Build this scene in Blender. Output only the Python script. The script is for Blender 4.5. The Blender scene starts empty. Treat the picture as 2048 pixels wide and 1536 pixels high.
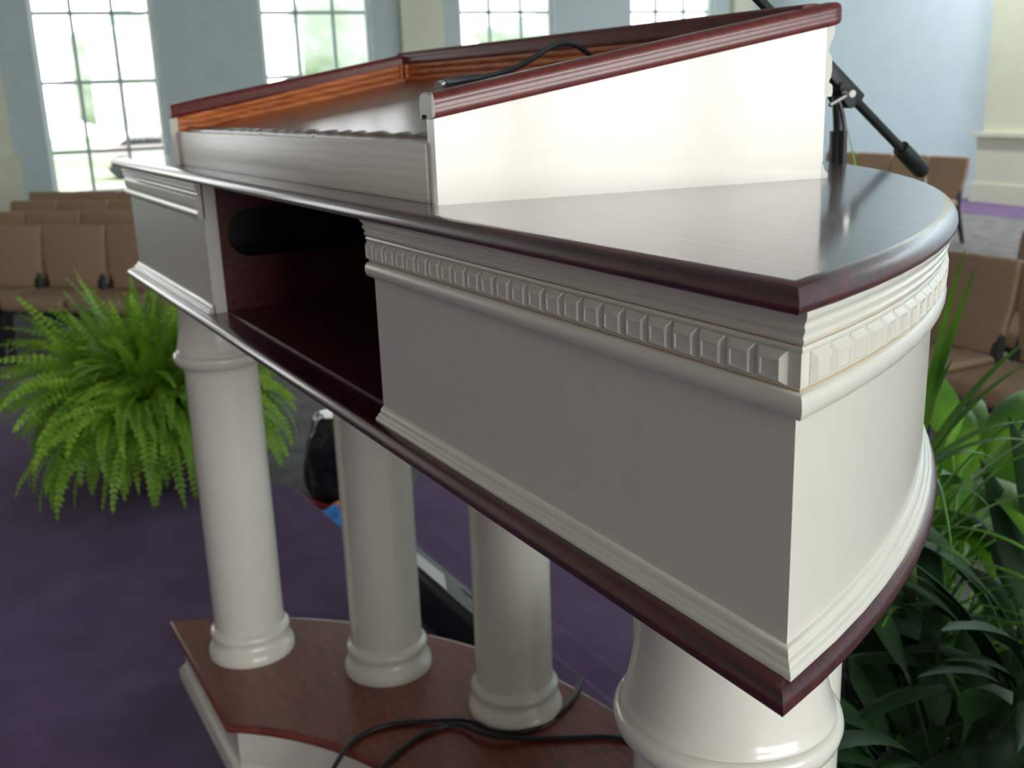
import bpy, bmesh, math, random
from mathutils import Vector, Matrix, noise

# ---------------------------------------------------------------- camera, world, light, exposure
S = bpy.context.scene
S.view_settings.view_transform = 'Standard'
S.view_settings.look = 'None'
S.view_settings.gamma = 1.0
S.view_settings.use_curve_mapping = False
S.view_settings.exposure = 0.0
COL = S.collection

CAM_H = 1.166                       # eye height above the stage
cam = bpy.data.cameras.new('camera'); cam_o = bpy.data.objects.new('camera', cam); COL.objects.link(cam_o)
cam.sensor_width = 36.0; cam.lens = 36.0*2086.3/2048
cam.clip_start = 0.02; cam.clip_end = 300
yaw, pitch, roll = math.radians(29.2708), math.radians(15.4685), math.radians(2.0276)
fw = Vector((-math.cos(yaw)*math.cos(pitch), math.sin(yaw)*math.cos(pitch), -math.sin(pitch)))
rt = Vector((math.sin(yaw), math.cos(yaw), 0)); up = rt.cross(fw)
r2 = rt*math.cos(roll) - up*math.sin(roll); u2 = rt*math.sin(roll) + up*math.cos(roll)
m = Matrix(((r2.x, u2.x, -fw.x, 0), (r2.y, u2.y, -fw.y, 0), (r2.z, u2.z, -fw.z, CAM_H), (0, 0, 0, 1)))
cam_o.matrix_world = m
cam.dof.use_dof = True; cam.dof.focus_distance = 0.66; cam.dof.aperture_fstop = 13.0
S.camera = cam_o

W = bpy.data.worlds.new('sky'); S.world = W; W.use_nodes = True
nt = W.node_tree; bg = nt.nodes['Background']
tc = nt.nodes.new('ShaderNodeTexCoord'); sp = nt.nodes.new('ShaderNodeSeparateXYZ'); rp = nt.nodes.new('ShaderNodeValToRGB')
nt.links.new(tc.outputs['Generated'], sp.inputs[0]); nt.links.new(sp.outputs['Z'], rp.inputs[0]); nt.links.new(rp.outputs[0], bg.inputs[0])
rp.color_ramp.elements[0].position = 0.0; rp.color_ramp.elements[0].color = (1.0, 1.0, 0.98, 1)
rp.color_ramp.elements[1].position = 0.7; rp.color_ramp.elements[1].color = (0.86, 0.93, 1.0, 1)
bg.inputs[1].default_value = 4.6
SUNNY = 325.0        # watts of each added daylight lamp, at windows on the bright side

# room axes: U runs towards the window wall at the left, V towards the rear of the hall
UA = Vector((-0.9945, 0.1045, 0)); VA = Vector((0.1045, 0.9945, 0))
def R(u, v, z=0.0):
    p = UA*u + VA*v; return Vector((p.x, p.y, z))
FL = -0.494          # main floor, stage top is z = 0
CEIL = CAM_H + 3.9
U1, U0, V1, V0 = 16.0, -13.0, 12.12, -8.6
SILL, HEAD = CAM_H - 1.16, CAM_H + 3.15
WINV = [(-8.1, -6.4), (-5.6, -3.9), (-3.1, -1.4), (0.064, 1.665), (3.12, 4.79), (6.21, 7.86), (9.27, 10.93)]
RWINV = [(-.9, 1.5), (2.1, 4.5), (5.1, 7.5), (8.1, 10.5)]
for (ua, wins, sgn) in ((U1, WINV, -1), (U0, RWINV, 1)):      # sky portals at the left windows, added lamps as daylight at the right
    for a, b in wins:
        L = bpy.data.lights.new('window_daylight', 'AREA'); L.shape = 'RECTANGLE'; L.size = b-a; L.size_y = HEAD-SILL
        if sgn < 0: L.cycles.is_portal = True
        else: L.energy = SUNNY; L.color = (1.0, .99, .98)
        o = bpy.data.objects.new('window_daylight', L); COL.objects.link(o)
        z = UA*(-sgn); y = Vector((0, 0, 1)); x = y.cross(z)
        c = R(ua - sgn*0.02, (a+b)/2, (SILL+HEAD)/2)
        o.matrix_world = Matrix(((x.x, y.x, z.x, c.x), (x.y, y.y, z.y, c.y), (x.z, y.z, z.z, c.z), (0, 0, 0, 1)))

for u in (10.5, 7.5, 4.5):            # unseen fill lamps added under the ceiling to brighten the rear wall
    L = bpy.data.lights.new('rear_wall_fill', 'AREA'); L.shape = 'RECTANGLE'; L.size = 2.2; L.size_y = .3; L.energy = 140; L.color = (1.0, 1.0, 1.0)
    o = bpy.data.objects.new('rear_wall_fill', L); COL.objects.link(o); c = R(u, 10.3, CEIL-.1)
    o.location = c; o.rotation_euler = (R(u, V1, FL+1.5)-c).to_track_quat('-Z', 'Y').to_euler()

# ---------------------------------------------------------------- materials
def mat(name, col, rough=0.5, metal=0.0, coat=0.0, spec=0.5, trans=0.0, coat_rough=0.05):
    M = bpy.data.materials.new(name); M.use_nodes = True
    b = M.node_tree.nodes['Principled BSDF']
    b.inputs['Base Color'].default_value = (*col, 1); b.inputs['Roughness'].default_value = rough
    b.inputs['Metallic'].default_value = metal; b.inputs['Coat Weight'].default_value = coat
    b.inputs['Coat Roughness'].default_value = coat_rough
    b.inputs['Specular IOR Level'].default_value = spec
    if coat > .8: b.inputs['Coat IOR'].default_value = 1.6
    return M
def nz(M, c1, c2, scale=(1, 1, 1), nscale=20, detail=6, bump=0.0, dist=0.0, lo=0.35, hi=0.65, wave=False):
    n = M.node_tree; b = n.nodes['Principled BSDF']
    t = n.nodes.new('ShaderNodeTexCoord'); mp = n.nodes.new('ShaderNodeMapping'); mp.inputs['Scale'].default_value = scale
    n.links.new(t.outputs['Object'], mp.inputs[0])
    if wave:
        x = n.nodes.new('ShaderNodeTexWave'); x.inputs['Scale'].default_value = nscale; x.inputs['Distortion'].default_value = dist
        x.inputs['Detail'].default_value = detail; x.inputs['Detail Scale'].default_value = 1.5; x.bands_direction = 'Z'
    else:
        x = n.nodes.new('ShaderNodeTexNoise'); x.inputs['Scale'].default_value = nscale; x.inputs['Detail'].default_value = detail
        x.inputs['Distortion'].default_value = dist
    n.links.new(mp.outputs[0], x.inputs['Vector'])
    r = n.nodes.new('ShaderNodeValToRGB'); r.color_ramp.elements[0].position = lo; r.color_ramp.elements[1].position = hi
    r.color_ramp.elements[0].color = (*c1, 1); r.color_ramp.elements[1].color = (*c2, 1)
    n.links.new(x.outputs['Fac'], r.inputs[0]); n.links.new(r.outputs[0], b.inputs['Base Color'])
    if bump:
        bp = n.nodes.new('ShaderNodeBump'); bp.inputs['Strength'].default_value = bump; bp.inputs['Distance'].default_value = 0.002
        n.links.new(x.outputs['Fac'], bp.inputs['Height']); n.links.new(bp.outputs[0], b.inputs['Normal'])
    return M
M = {}
M['mahogany'] = nz(mat('mahogany', (.1, .02, .015), .34, coat=.75, coat_rough=.09), (.026, .0035, .006), (.095, .010, .012), (2.2, 45, 45), 4, 8, dist=.6)
M['mahogany_base'] = nz(mat('mahogany_base', (.1, .02, .015), .36, coat=.55, coat_rough=.12), (.135, .018, .010), (.235, .038, .020), (3, 22, 22), 4, 8, dist=1.0)
M['mahogany_dark'] = nz(mat('mahogany_dark', (.1, .02, .015), .35), (.052, .009, .010), (.105, .018, .016), (3, 30, 30), 4, 8)
M['mahogany_rail'] = nz(mat('mahogany_rail', (.2, .03, .02), .34, coat=.4, coat_rough=.22), (.10, .013, .012), (.16, .022, .017), (6, 30, 30), 5, 8)
M['reading'] = nz(mat('reading', (.2, .06, .03), .30, coat=.7, coat_rough=.2), (.115, .024, .015), (.18, .040, .022), (2.5, 30, 30), 4, 8)
M['orange_wood'] = nz(mat('orange_wood', (.5, .15, .05), .35, coat=.2), (.40, .105, .028), (.80, .26, .08), (6, 6, 60), 3, 6, dist=1.5)
M['paint'] = nz(mat('paint', (.8, .79, .70), .32, coat=.5, coat_rough=.12), (.745, .735, .648), (.765, .755, .668), (1, 1, 1), 60, 3, bump=.02)
M['paint_grain'] = nz(mat('paint_grain', (.8, .79, .72), .34, coat=.5, coat_rough=.38), (.80, .80, .73), (.86, .855, .78), (2.2, 2.2, 16), 2.2, 2, dist=5, lo=.1, hi=.9, wave=True)
M['cap_grey'] = mat('cap_grey', (.42, .44, .40), .4)
M['stain'] = mat('stain', (.50, .33, .17), .6)
M['black'] = mat('black_plastic', (.012, .013, .015), .42)
M['black_gloss'] = nz(mat('black_gloss', (.01, .01, .012), .18), (.008, .008, .01), (.02, .02, .024), nscale=8)
M['metal'] = mat('chrome', (.75, .74, .72), .22, 1.0)
M['wall_blue'] = nz(mat('wall_blue', (.5, .65, .76), .75), (.62, .76, .83), (.65, .79, .86), nscale=3)
M['wall_grey'] = nz(mat('wall_grey', (.4, .5, .52), .75), (.44, .52, .53), (.46, .54, .55), nscale=3)
M['cream'] = nz(mat('cream', (.6, .6, .45), .6), (.58, .60, .47), (.61, .63, .50), nscale=2)
M['wall_brown'] = nz(mat('wall_brown', (.2, .13, .1), .7), (.50, .42, .38), (.54, .46, .41), nscale=2)
M['white_trim'] = nz(mat('white_trim', (.75, .8, .78), .5), (.70, .77, .76), (.74, .80, .79), nscale=2)
M['ceiling'] = nz(mat('ceiling', (.8, .8, .78), .8), (.78, .79, .77), (.82, .82, .8), nscale=2)
M['carpet_purple'] = nz(mat('carpet_purple', (.1, .06, .15), .95, spec=.15), (.128, .085, .168), (.170, .116, .218), nscale=7, detail=12, lo=.3, hi=.7)
M['carpet_grey'] = nz(mat('carpet_grey', (.2, .2, .19), .95, spec=.15), (.135, .135, .130), (.200, .197, .190), nscale=6, detail=12)
M['fabric'] = nz(mat('tan_fabric', (.3, .2, .13), .9, spec=.2), (.30, .205, .132), (.36, .250, .165), nscale=90, detail=4)
M['fern'] = nz(mat('fern_green', (.1, .3, .02), .5), (.14, .31, .02), (.36, .62, .06), nscale=9, detail=4)
M['leaf'] = nz(mat('leaf_green', (.05, .2, .01), .38), (.055, .20, .012), (.19, .46, .03), nscale=6, detail=4)
M['shaded_leaf'] = nz(mat('shaded_leaf_green', (.02, .07, .015), .5, spec=.3), (.008, .028, .008), (.022, .068, .016), nscale=7, detail=4)  # leaf green darkened, the shade on the low plants put into the colour
M['stem'] = mat('stem_green', (.10, .16, .03), .5)
M['pot'] = nz(mat('wicker_pot', (.12, .08, .05), .7), (.06, .04, .03), (.16, .11, .07), (1, 1, 6), 20, 4, bump=.3)
M['soil'] = mat('soil', (.03, .02, .015), .95)
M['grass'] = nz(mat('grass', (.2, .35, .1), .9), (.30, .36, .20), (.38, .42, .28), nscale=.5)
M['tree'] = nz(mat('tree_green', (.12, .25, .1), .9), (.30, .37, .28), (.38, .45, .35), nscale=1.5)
M['bark'] = mat('bark', (.2, .15, .1), .9)
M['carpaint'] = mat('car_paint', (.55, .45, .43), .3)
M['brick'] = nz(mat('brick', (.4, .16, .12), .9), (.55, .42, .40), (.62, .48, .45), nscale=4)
M['red'] = mat('red_cord', (.55, .01, .03), .4)
M['orange'] = mat('orange_cord', (.85, .22, .01), .5)
M['blue'] = mat('blue_cloth', (.02, .22, .60), .6)
M['paper'] = mat('paper', (.85, .88, .88), .6)
M['grille'] = nz(mat('grille', (.09, .10, .10), .5), (.07, .08, .085), (.13, .145, .15), nscale=60)
G = bpy.data.materials.new('window_glass'); G.use_nodes = True; n = G.node_tree
n.nodes.remove(n.nodes['Principled BSDF']); tr = n.nodes.new('ShaderNodeBsdfTransparent'); gl = n.nodes.new('ShaderNodeBsdfGlossy')
gl.inputs['Roughness'].default_value = .02; mx = n.nodes.new('ShaderNodeMixShader'); mx.inputs[0].default_value = .06
n.links.new(tr.outputs[0], mx.inputs[1]); n.links.new(gl.outputs[0], mx.inputs[2]); n.links.new(mx.outputs[0], n.nodes['Material Output'].inputs[0])
M['glass'] = G
def translucent(M_, w):
    n = M_.node_tree; b = n.nodes['Principled BSDF']; t = n.nodes.new('ShaderNodeBsdfTranslucent'); x = n.nodes.new('ShaderNodeMixShader')
    x.inputs[0].default_value = w
    src = b.inputs['Base Color'].links[0].from_socket
    n.links.new(src, t.inputs[0]); n.links.new(b.outputs[0], x.inputs[1]); n.links.new(t.outputs[0], x.inputs[2])
    n.links.new(x.outputs[0], n.nodes['Material Output'].inputs[0])
translucent(M['fern'], .3); translucent(M['leaf'], .25)

# ---------------------------------------------------------------- mesh helpers
class MB:
    def __init__(s): s.v = []; s.f = []
    def add(s, vs, fs):
        o = len(s.v); s.v += [tuple(v) for v in vs]; s.f += [tuple(i+o for i in f) for f in fs]; return s
    def box(s, a, b, X=None):
        vs = [(x, y, z) for x in (a[0], b[0]) for y in (a[1], b[1]) for z in (a[2], b[2])]
        if X: vs = [X(*v) for v in vs]
        return s.add(vs, [(0, 1, 3, 2), (4, 6, 7, 5), (0, 4, 5, 1), (2, 3, 7, 6), (0, 2, 6, 4), (1, 5, 7, 3)])
    def rings(s, rs, cap0=True, cap1=True, closed=True):
        n = len(rs[0]); vs = [p for r in rs for p in r]; fs = []
        for i in range(len(rs)-1):
            for j in range(n if closed else n-1):
                k = (j+1) % n; fs.append((i*n+j, i*n+k, (i+1)*n+k, (i+1)*n+j))
        if cap0: fs.append(tuple(range(n))[::-1])
        if cap1: fs.append(tuple(range((len(rs)-1)*n, len(rs)*n)))
        return s.add(vs, fs)
    def lathe(s, prof, c=(0, 0, 0), n=64):
        rs = [[(c[0]+r*math.cos(2*math.pi*k/n), c[1]+r*math.sin(2*math.pi*k/n), c[2]+z) for k in range(n)] for r, z in prof]
        return s.rings(rs)
    def tube(s, pts, r, n=10, smooth=0):
        pts = [Vector(p) for p in pts]
        for _ in range(smooth):
            if isinstance(r, (list, tuple)): r = [r[0]]+[x for a, b in zip(r, r[1:]) for x in (a*.75+b*.25, a*.25+b*.75)]+[r[-1]]
            q = [pts[0]]
            for a, b in zip(pts, pts[1:]): q += [a*.75+b*.25, a*.25+b*.75]
            pts = q+[pts[-1]]
        rs = []; prev = None
        for i, p in enumerate(pts):
            t = (pts[min(i+1, len(pts)-1)]-pts[max(i-1, 0)]).normalized()
            if prev is None: a = t.cross(Vector((0, 0, 1)) if abs(t.z) < .9 else Vector((1, 0, 0))).normalized()
            else: a = (prev-t*prev.dot(t)).normalized()
            prev = a; b = t.cross(a); rr = r[i] if isinstance(r, (list, tuple)) else r
            rs.append([p+(a*math.cos(2*math.pi*k/n)+b*math.sin(2*math.pi*k/n))*rr for k in range(n)])
        return s.rings(rs)
    def build(s, name, m_, parent=None, smooth=True, bevel=0, seg=2, ang=35, tag=None):
        me = bpy.data.meshes.new(name); me.from_pydata(s.v, [], s.f); me.validate()
        bm = bmesh.new(); bm.from_mesh(me)
        bmesh.ops.recalc_face_normals(bm, faces=bm.faces)
        if bevel: bmesh.ops.bevel(bm, geom=[e for e in bm.edges if len(e.link_faces) == 2 and e.calc_face_angle(0) > .5], offset=bevel, segments=seg, profile=.5, affect='EDGES')
        bm.to_mesh(me); bm.free()
        if smooth:
            me.shade_smooth()
            me.set_sharp_from_angle(angle=math.radians(ang))
        for p_ in me.polygons:
            if len(p_.vertices) > 14: p_.use_smooth = False
        me.materials.append(M[m_])
        o = bpy.data.objects.new(name, me); COL.objects.link(o)
        if parent: o.parent = parent
        return o
def thing(name, label, cat, group=None, loc=(0, 0, 0)):
    o = bpy.data.objects.new(name, None); COL.objects.link(o); o.location = loc; o.empty_display_size = .1
    return tag(o, label, cat, group)
def tag(o, label, cat, group=None, kind=None):
    o['label'] = label; o['category'] = cat
    if group: o['group'] = group
    if kind: o['kind'] = kind
    return o
def struct(o): o['kind'] = 'structure'; return o
def copy_tree(o, parent=None):
    c = o.copy(); COL.objects.link(c)
    if parent: c.parent = parent
    for ch in list(o.children): copy_tree(ch, c)
    return c
def RB(mb, u0, u1, v0, v1, z0, z1):
    return mb.box((u0, v0, z0), (u1, v1, z1), lambda u, v, z: R(u, v, z))

# ---------------------------------------------------------------- the hall
mb = MB(); RB(mb, U0-.4, U1+.4, V0-.3, V1+.3, FL-.2, FL); struct(mb.build('floor', 'carpet_grey', smooth=False))
mb = MB(); RB(mb, U0-.4, U1+.4, V0-.3, V1+.3, CEIL, CEIL+.2); struct(mb.build('ceiling', 'ceiling', smooth=False))
mb = MB(); RB(mb, U0+.02, U1-.02, 10.75, V1-.05, FL-.01, FL+.006)          # purple carpet border along the rear wall
struct(mb.build('floor_border_carpet', 'carpet_purple', smooth=False))
mb = MB(); mb.add([(-3.25, 1.0, FL+.005), (1.2, 1.0, FL+.005), (1.2, 2.3, FL+.005), (-3.6, 2.3, FL+.005), (-5.4, 10.9, FL+.005), (-6.6, 11.0, FL+.005), (-4.85, 2.3, FL+.005), (-3.45, 1.35, FL+.005)],
                  [(0, 1, 2, 3, 6, 7), (6, 3, 4, 5)])
struct(mb.build('floor_aisle_carpet', 'carpet_purple', smooth=False))
def wall_u(name, ua, ub, wins, m_):
    mb = MB(); cur = V0-.3
    for a, b in wins:
        RB(mb, ua, ub, cur, a, FL, CEIL); RB(mb, ua, ub, a, b, FL, SILL); RB(mb, ua, ub, a, b, HEAD, CEIL); cur = b
    RB(mb, ua, ub, cur, V1+.3, FL, CEIL); return struct(mb.build(name, m_, smooth=False))
wall_u('wall_left', U1, U1+.3, WINV, 'wall_grey'); wall_u('wall_right', U0-.3, U0, RWINV, 'wall_grey')
mb = MB(); RB(mb, U0-.3, U1+.3, V1, V1+.3, FL, CEIL); struct(mb.build('wall_back', 'wall_blue', smooth=False))
mb = MB(); RB(mb, U0-.3, U1+.3, V0-.3, V0, FL, CEIL); struct(mb.build('wall_front', 'wall_brown', smooth=False))
k = 0
ROWS = [CAM_H-.56, CAM_H+.371, CAM_H+1.276, CAM_H+2.18]
for ua, wins, s in ((U1, WINV, 1), (U0, RWINV, -1)):
    for a, b in wins:
        k += 1; u = ua+s*.10; u_ = ua+s*.16
        fr = MB()
        for (v0, v1, z0, z1) in ((a, a+.07, SILL, HEAD), (b-.07, b, SILL, HEAD), (a, b, SILL, SILL+.07), (a, b, HEAD-.07, HEAD)): RB(fr, u, u_, v0, v1, z0, z1)
        w = struct(fr.build('window_%d' % k, 'white_trim', smooth=False))
        g = MB()
        for j in (1, 2): v = a+(b-a)*j/3; RB(g, u+.01*s, u_-.01*s, v-.026, v+.026, SILL, HEAD)
        for z in ROWS: RB(g, u+.01*s, u_-.01*s, a, b, z-.026, z+.026)
        g.build('muntin_grid', 'wall_grey', w, smooth=False)
        p = MB(); RB(p, u+.028*s, u+.032*s, a, b, SILL, HEAD); p.build('pane', 'glass', w, smooth=False)
        sl = MB(); RB(sl, ua-s*.05, ua+s*.12, a-.05, b+.05, SILL-.05, SILL); sl.build('window_sill', 'white_trim', w, smooth=False)
t = 0
def pilaster_u(v0, v1, zl):
    global t; t += 1
    mb = MB(); RB(mb, U1-.14, U1, v0, v1, FL, CEIL); RB(mb, U1-.20, U1, v0-.06, v1+.06, FL, zl-.05); RB(mb, U1-.25, U1, v0-.11, v1+.11, zl-.05, zl)
    struct(mb.build('trim_%d' % t, 'cream', smooth=False))
pilaster_u(-1.1, -.36, CAM_H-.56); pilaster_u(5.22, 5.90, CAM_H-.56); pilaster_u(11.25, 11.65, CAM_H-.6)
for u0 in (9.9, 2.2):
    t += 1; mb = MB(); RB(mb, u0, u0+1.02, V1-.22, V1, FL, CEIL); RB(mb, u0-.05, u0+1.07, V1-.27, V1, FL, CAM_H-.77); RB(mb, u0-.11, u0+1.13, V1-.33, V1, CAM_H-.77, CAM_H-.71)
    RB(mb, u0-.08, u0+1.10, V1-.30, V1, FL, FL+.26)
    struct(mb.build('trim_%d' % t, 'cream', smooth=False))
mb = MB(); RB(mb, U0, U1, V1-.03, V1, FL, FL+.20); struct(mb.build('baseboard_back', 'white_trim', smooth=False))
mb = MB(); RB(mb, U1-.03, U1, V0, V1, FL, FL+.20); struct(mb.build('baseboard_left', 'white_trim', smooth=False))

# ---------------------------------------------------------------- stage and steps
def poly(mb, pts, z0, z1):
    return mb.rings([[(x, y, z0) for x, y in pts], [(x, y, z1) for x, y in pts]])
stage = [(7.5, -3.2), (7.5, .965), (-1.1, .965), (-3.04, .905), (-4.3, .22), (-5.4, -.30), (-6.4, -1.6), (-6.4, -2.6)]
mb = MB(); poly(mb, stage[::-1], FL, 0.0); struct(mb.build('stage_platform', 'carpet_purple', smooth=False, bevel=.012))
mb = MB(); poly(mb, [(-2.98, .85), (7.2, .85), (7.2, 1.202), (-2.98, 1.202)], FL, -.165); poly(mb, [(-3.2, 1.203), (7.2, 1.203), (7.2, 1.447), (-3.2, 1.447)], FL, -.330)
struct(mb.build('stage_steps', 'carpet_purple', smooth=False, bevel=.012))

# ---------------------------------------------------------------- outside, seen through the windows
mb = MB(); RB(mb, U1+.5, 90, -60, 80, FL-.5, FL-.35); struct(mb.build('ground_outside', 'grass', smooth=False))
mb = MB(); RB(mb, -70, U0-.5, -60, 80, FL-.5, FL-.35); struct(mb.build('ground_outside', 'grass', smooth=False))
def tree(u, v, h, r, label):
    base = R(u, v, FL-.35); o = thing('tree', label, 'tree', 'trees beyond the windows', base)
    MB().tube([(0, 0, 0), (.1, 0, h*.45)], [.22, .15], 8).build('trunk', 'bark', o)
    bm = bmesh.new(); bmesh.ops.create_icosphere(bm, subdivisions=4, radius=1)
    for v_ in bm.verts:
        d = 1+.35*noise.noise(v_.co*2.2+base)+.12*noise.noise(v_.co*7)
        v_.co = Vector((v_.co.x*r*d, v_.co.y*r*d, h*.62+v_.co.z*h*.38*d))
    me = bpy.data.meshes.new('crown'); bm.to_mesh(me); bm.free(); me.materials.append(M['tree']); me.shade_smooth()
    c = bpy.data.objects.new('crown', me); COL.objects.link(c); c.parent = o
tree(46, 4.2, 5.4, 3.2, 'pale green tree outside the first tall window from the left')
tree(50, 13.8, 7.5, 3.0, 'hazy green tree outside the second tall window from the left')
tree(48, 23.0, 5.6, 3.4, 'pale bushy tree outside the third tall window from the left')
c0 = R(34, 3.35, FL-.35); car = thing('car', 'small reddish car parked outside the first tall window', 'car', None, c0)
mb = MB(); pr = [(-1.9, .35), (1.9, .35), (2.0, .75), (1.15, .9), (.75, 1.38), (-.9, 1.4), (-1.5, .95), (-2.0, .85)]
def carp(w, pr, y0, y1): return [[VA*x+UA*y+Vector((0, 0, z)) for x, z in pr] for y in (y0, y1)]
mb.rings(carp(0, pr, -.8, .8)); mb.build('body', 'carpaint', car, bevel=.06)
mb = MB(); mb.rings(carp(0, [(-1.3, .98), (.95, .98), (.65, 1.3), (-.85, 1.32)], -.81, .81)); mb.build('car_window', 'black_gloss', car, smooth=False)
for x in (-1.25, 1.25):
    for y in (-.72, .72):
        mb = MB(); mb.rings([[VA*(x+.34*math.cos(a*.3927))+UA*(y+d)+Vector((0, 0, .34+.34*math.sin(a*.3927))) for a in range(16)] for d in (-.12, .12)]); mb.build('wheel', 'black', car)
bld = thing('building', 'brick building outside the rightmost window', 'building', None, R(46, 35, FL-.35))
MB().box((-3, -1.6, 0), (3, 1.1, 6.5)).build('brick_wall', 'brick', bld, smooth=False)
MB().box((-3.3, -1.9, 6.5), (3.3, 1.4, 6.8)).build('roof', 'cream', bld, smooth=False)

# ---------------------------------------------------------------- the pulpit
ZR = CAM_H
XC, XR, Y0 = -1.2172, -0.3371, 0.3382
RAD, YC = 0.91527, 0.08709
P = thing('pulpit', 'white and mahogany pulpit with six round columns and a sloping book desk on top', 'pulpit', None, (XC, .5, 0))
def build(mb, name, m_, parent=P, **k):
    pp = Vector((0, 0, 0)); q = parent
    while q: pp += q.location; q = q.parent
    mb.v = [tuple(Vector(v)-pp) for v in mb.v]
    return mb.build(name, m_, parent, **k)
def offset(pts, d, closed=True):
    """shift a counter-clockwise outline inwards by d, with mitred corners"""
    n = len(pts); out = []
    for i in range(n):
        p = Vector(pts[i]); a = Vector(pts[i-1]) if (closed or i > 0) else None; b = Vector(pts[(i+1) % n]) if (closed or i < n-1) else None
        t1 = (p-a).normalized() if a is not None else (b-p).normalized(); t2 = (b-p).normalized() if b is not None else t1
        n1 = Vector((-t1.y, t1.x)); n2 = Vector((-t2.y, t2.x)); s = n1+n2
        s = s/max(.15, s.length_squared)*2 if s.length > 1e-6 else n1
        out.append(tuple(p+s*d))
    return out
def board(name, pts, z0, z1, m_, parent=P, full=True, seg=8, r=None):
    rs = []; rb, rtop = .0034, (z1-z0)*.74
    for i in range(5):
        a = -math.pi/2+math.pi/2*i/4; rs.append([(x, y, z0+rb+rb*math.sin(a)) for x, y in offset(pts, rb*(1-math.cos(a)))])
    for i in range(1, seg+2):
        a = math.pi/2*i/(seg+1); rs.append([(x, y, z1-rtop+rtop*math.sin(a)) for x, y in offset(pts, rtop*1.0*(1-math.cos(a)))])
    return build(MB().rings(rs), name, m_, parent, ang=50)
def arc(rad, yb, n=56, side=1):
    """front arc from the right end on line y = yb round to the left end"""
    t0 = math.asin((yb-YC)/rad); return [(XC+rad*math.cos(t0+(math.pi-2*t0)*i/n), YC+rad*math.sin(t0+(math.pi-2*t0)*i/n)) for i in range(n+1)]
top_outline = arc(RAD, Y0)
board('top_board', top_outline, ZR-.1012, ZR-.0870, 'mahogany')
board('lower_board', top_outline, ZR-.3080, ZR-.2935, 'mahogany')
YB, CR, CL = .359, -.892, -1.524                        # panel plane and the two cubby jambs
body = [(CR, YB)] + arc(.902, YB) + [(CL, YB)]
def sweep(mb, path, prof, closed_prof=True):
    rs = [[(x, y, z) for x, y in offset(path, -o, closed=False)] for o, z in prof]
    n = len(path); k = len(prof)
    vs = [p for r in rs for p in r]; fs = []
    for i in range(k if closed_prof else k-1):
        j = (i+1) % k
        for a in range(n-1): fs.append((i*n+a, i*n+a+1, j*n+a+1, j*n+a))
    if closed_prof: fs += [tuple(i*n for i in range(k)), tuple(i*n+n-1 for i in range(k))[::-1]]
    return mb.add(vs, fs)
def zmap(z): return -.1012+(z+.1012)*1.045 if z > -.2 else -.2940+(z+.2940)*.68
def zz(prof): return [(o*.64 if o > 0 and o < .5 else o, ZR+(zmap(z) if (z < -.1013 and z > -.2939) else z)) for o, z in prof]
build(sweep(MB(), body, zz([(0, -.2940), (0, -.1000), (-.019, -.1000), (-.019, -.2940)])), 'cabinet_panel', 'paint', ang=30)
build(sweep(MB(), body, zz([(-.002, -.1004), (.0175, -.1004), (.0178, -.1030), (.0160, -.1050), (.0138, -.1062), (.0122, -.1080), (.0140, -.1092), (.0138, -.1108), (.0112, -.1122), (.0100, -.1140), (.0118, -.1152), (.0112, -.1170), (.0085, -.1180), (-.002, -.1180)])), 'cornice_moulding', 'paint', ang=40)
build(sweep(MB(), body, zz([(-.002, -.1180), (.0079, -.1180), (.0079, -.1188), (-.002, -.1188)])), 'seam_line', 'stain')
dm = MB(); sweep(dm, body, zz([(-.002, -.1186), (.0090, -.1186), (.0098, -.1200), (.0092, -.1212), (.0078, -.1220), (.0078, -.1385), (.0062, -.1400), (-.002, -.1400)]))
def along(path, s):
    for a, b in zip(path, path[1:]):
        a = Vector(a); b = Vector(b); L = (b-a).length
        if s <= L: return a+(b-a)*(s/L), (b-a).normalized()
        s -= L
    return None, None
total = sum((Vector(b)-Vector(a)).length for a, b in zip(body, body[1:]))
corner_s = XC+math.sqrt(.902**2-(YB-YC)**2)-CR
corner_e = total-((XC-math.sqrt(.902**2-(YB-YC)**2))*-1+CL if False else CL-(XC-math.sqrt(.902**2-(YB-YC)**2)))
def dentils(s0, s1, pitch=.0222):
    n = round((s1-s0)/pitch); pt = (s1-s0)/n
    for i in range(n):
        c, tdir = along(body, s0+(i+.5)*pt)
        if c is None: continue
        nn = Vector((tdir.y, -tdir.x)); w = pt*.42
        def q(a, o, z): p = c+tdir*a+nn*o*.66; return (p.x, p.y, ZR+zmap(z))
        a0, a1, z0, z1 = -w, w, -.1383, -.1220; b = .0021
        ring = lambda ins, o: [q(a0+ins, o, z0+ins), q(a1-ins, o, z0+ins), q(a1-ins, o, z1-ins*1.5), q(a0+ins, o, z1-ins*1.5)]
        dm.rings([ring(0, .0070), ring(0, .0086), ring(b, .0132), ring(b+.0012, .0134), ring(b+.0016, .0124)])
dentils(0.0, corner_s); dentils(corner_s, corner_e); dentils(corner_e, total)
build(dm, 'dentil_moulding', 'paint', ang=25)
build(sweep(MB(), body, zz([(-.002, -.1398), (.0066, -.1398), (.0066, -.1406), (-.002, -.1406)])), 'seam_line', 'stain')
bead = [(-.002, -.1404)]+[(.0075+.0066*math.sin(a), -.1470+.0066*math.cos(a)) for a in [math.pi*i/10 for i in range(11)]]+[(-.002, -.1536)]
build(sweep(MB(), body, zz(bead)), 'bead_moulding', 'paint', ang=60)
build(sweep(MB(), body, zz([(-.002, -.2740), (.0016, -.2755), (.0044, -.2785), (.0054, -.2815), (.0056, -.2830), (.0080, -.2842), (.0096, -.2858), (.0098, -.2872), (.0122, -.2886), (.0136, -.2905), (.0138, -.2940), (-.002, -.2940)])), 'base_moulding', 'paint', ang=40)
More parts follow.
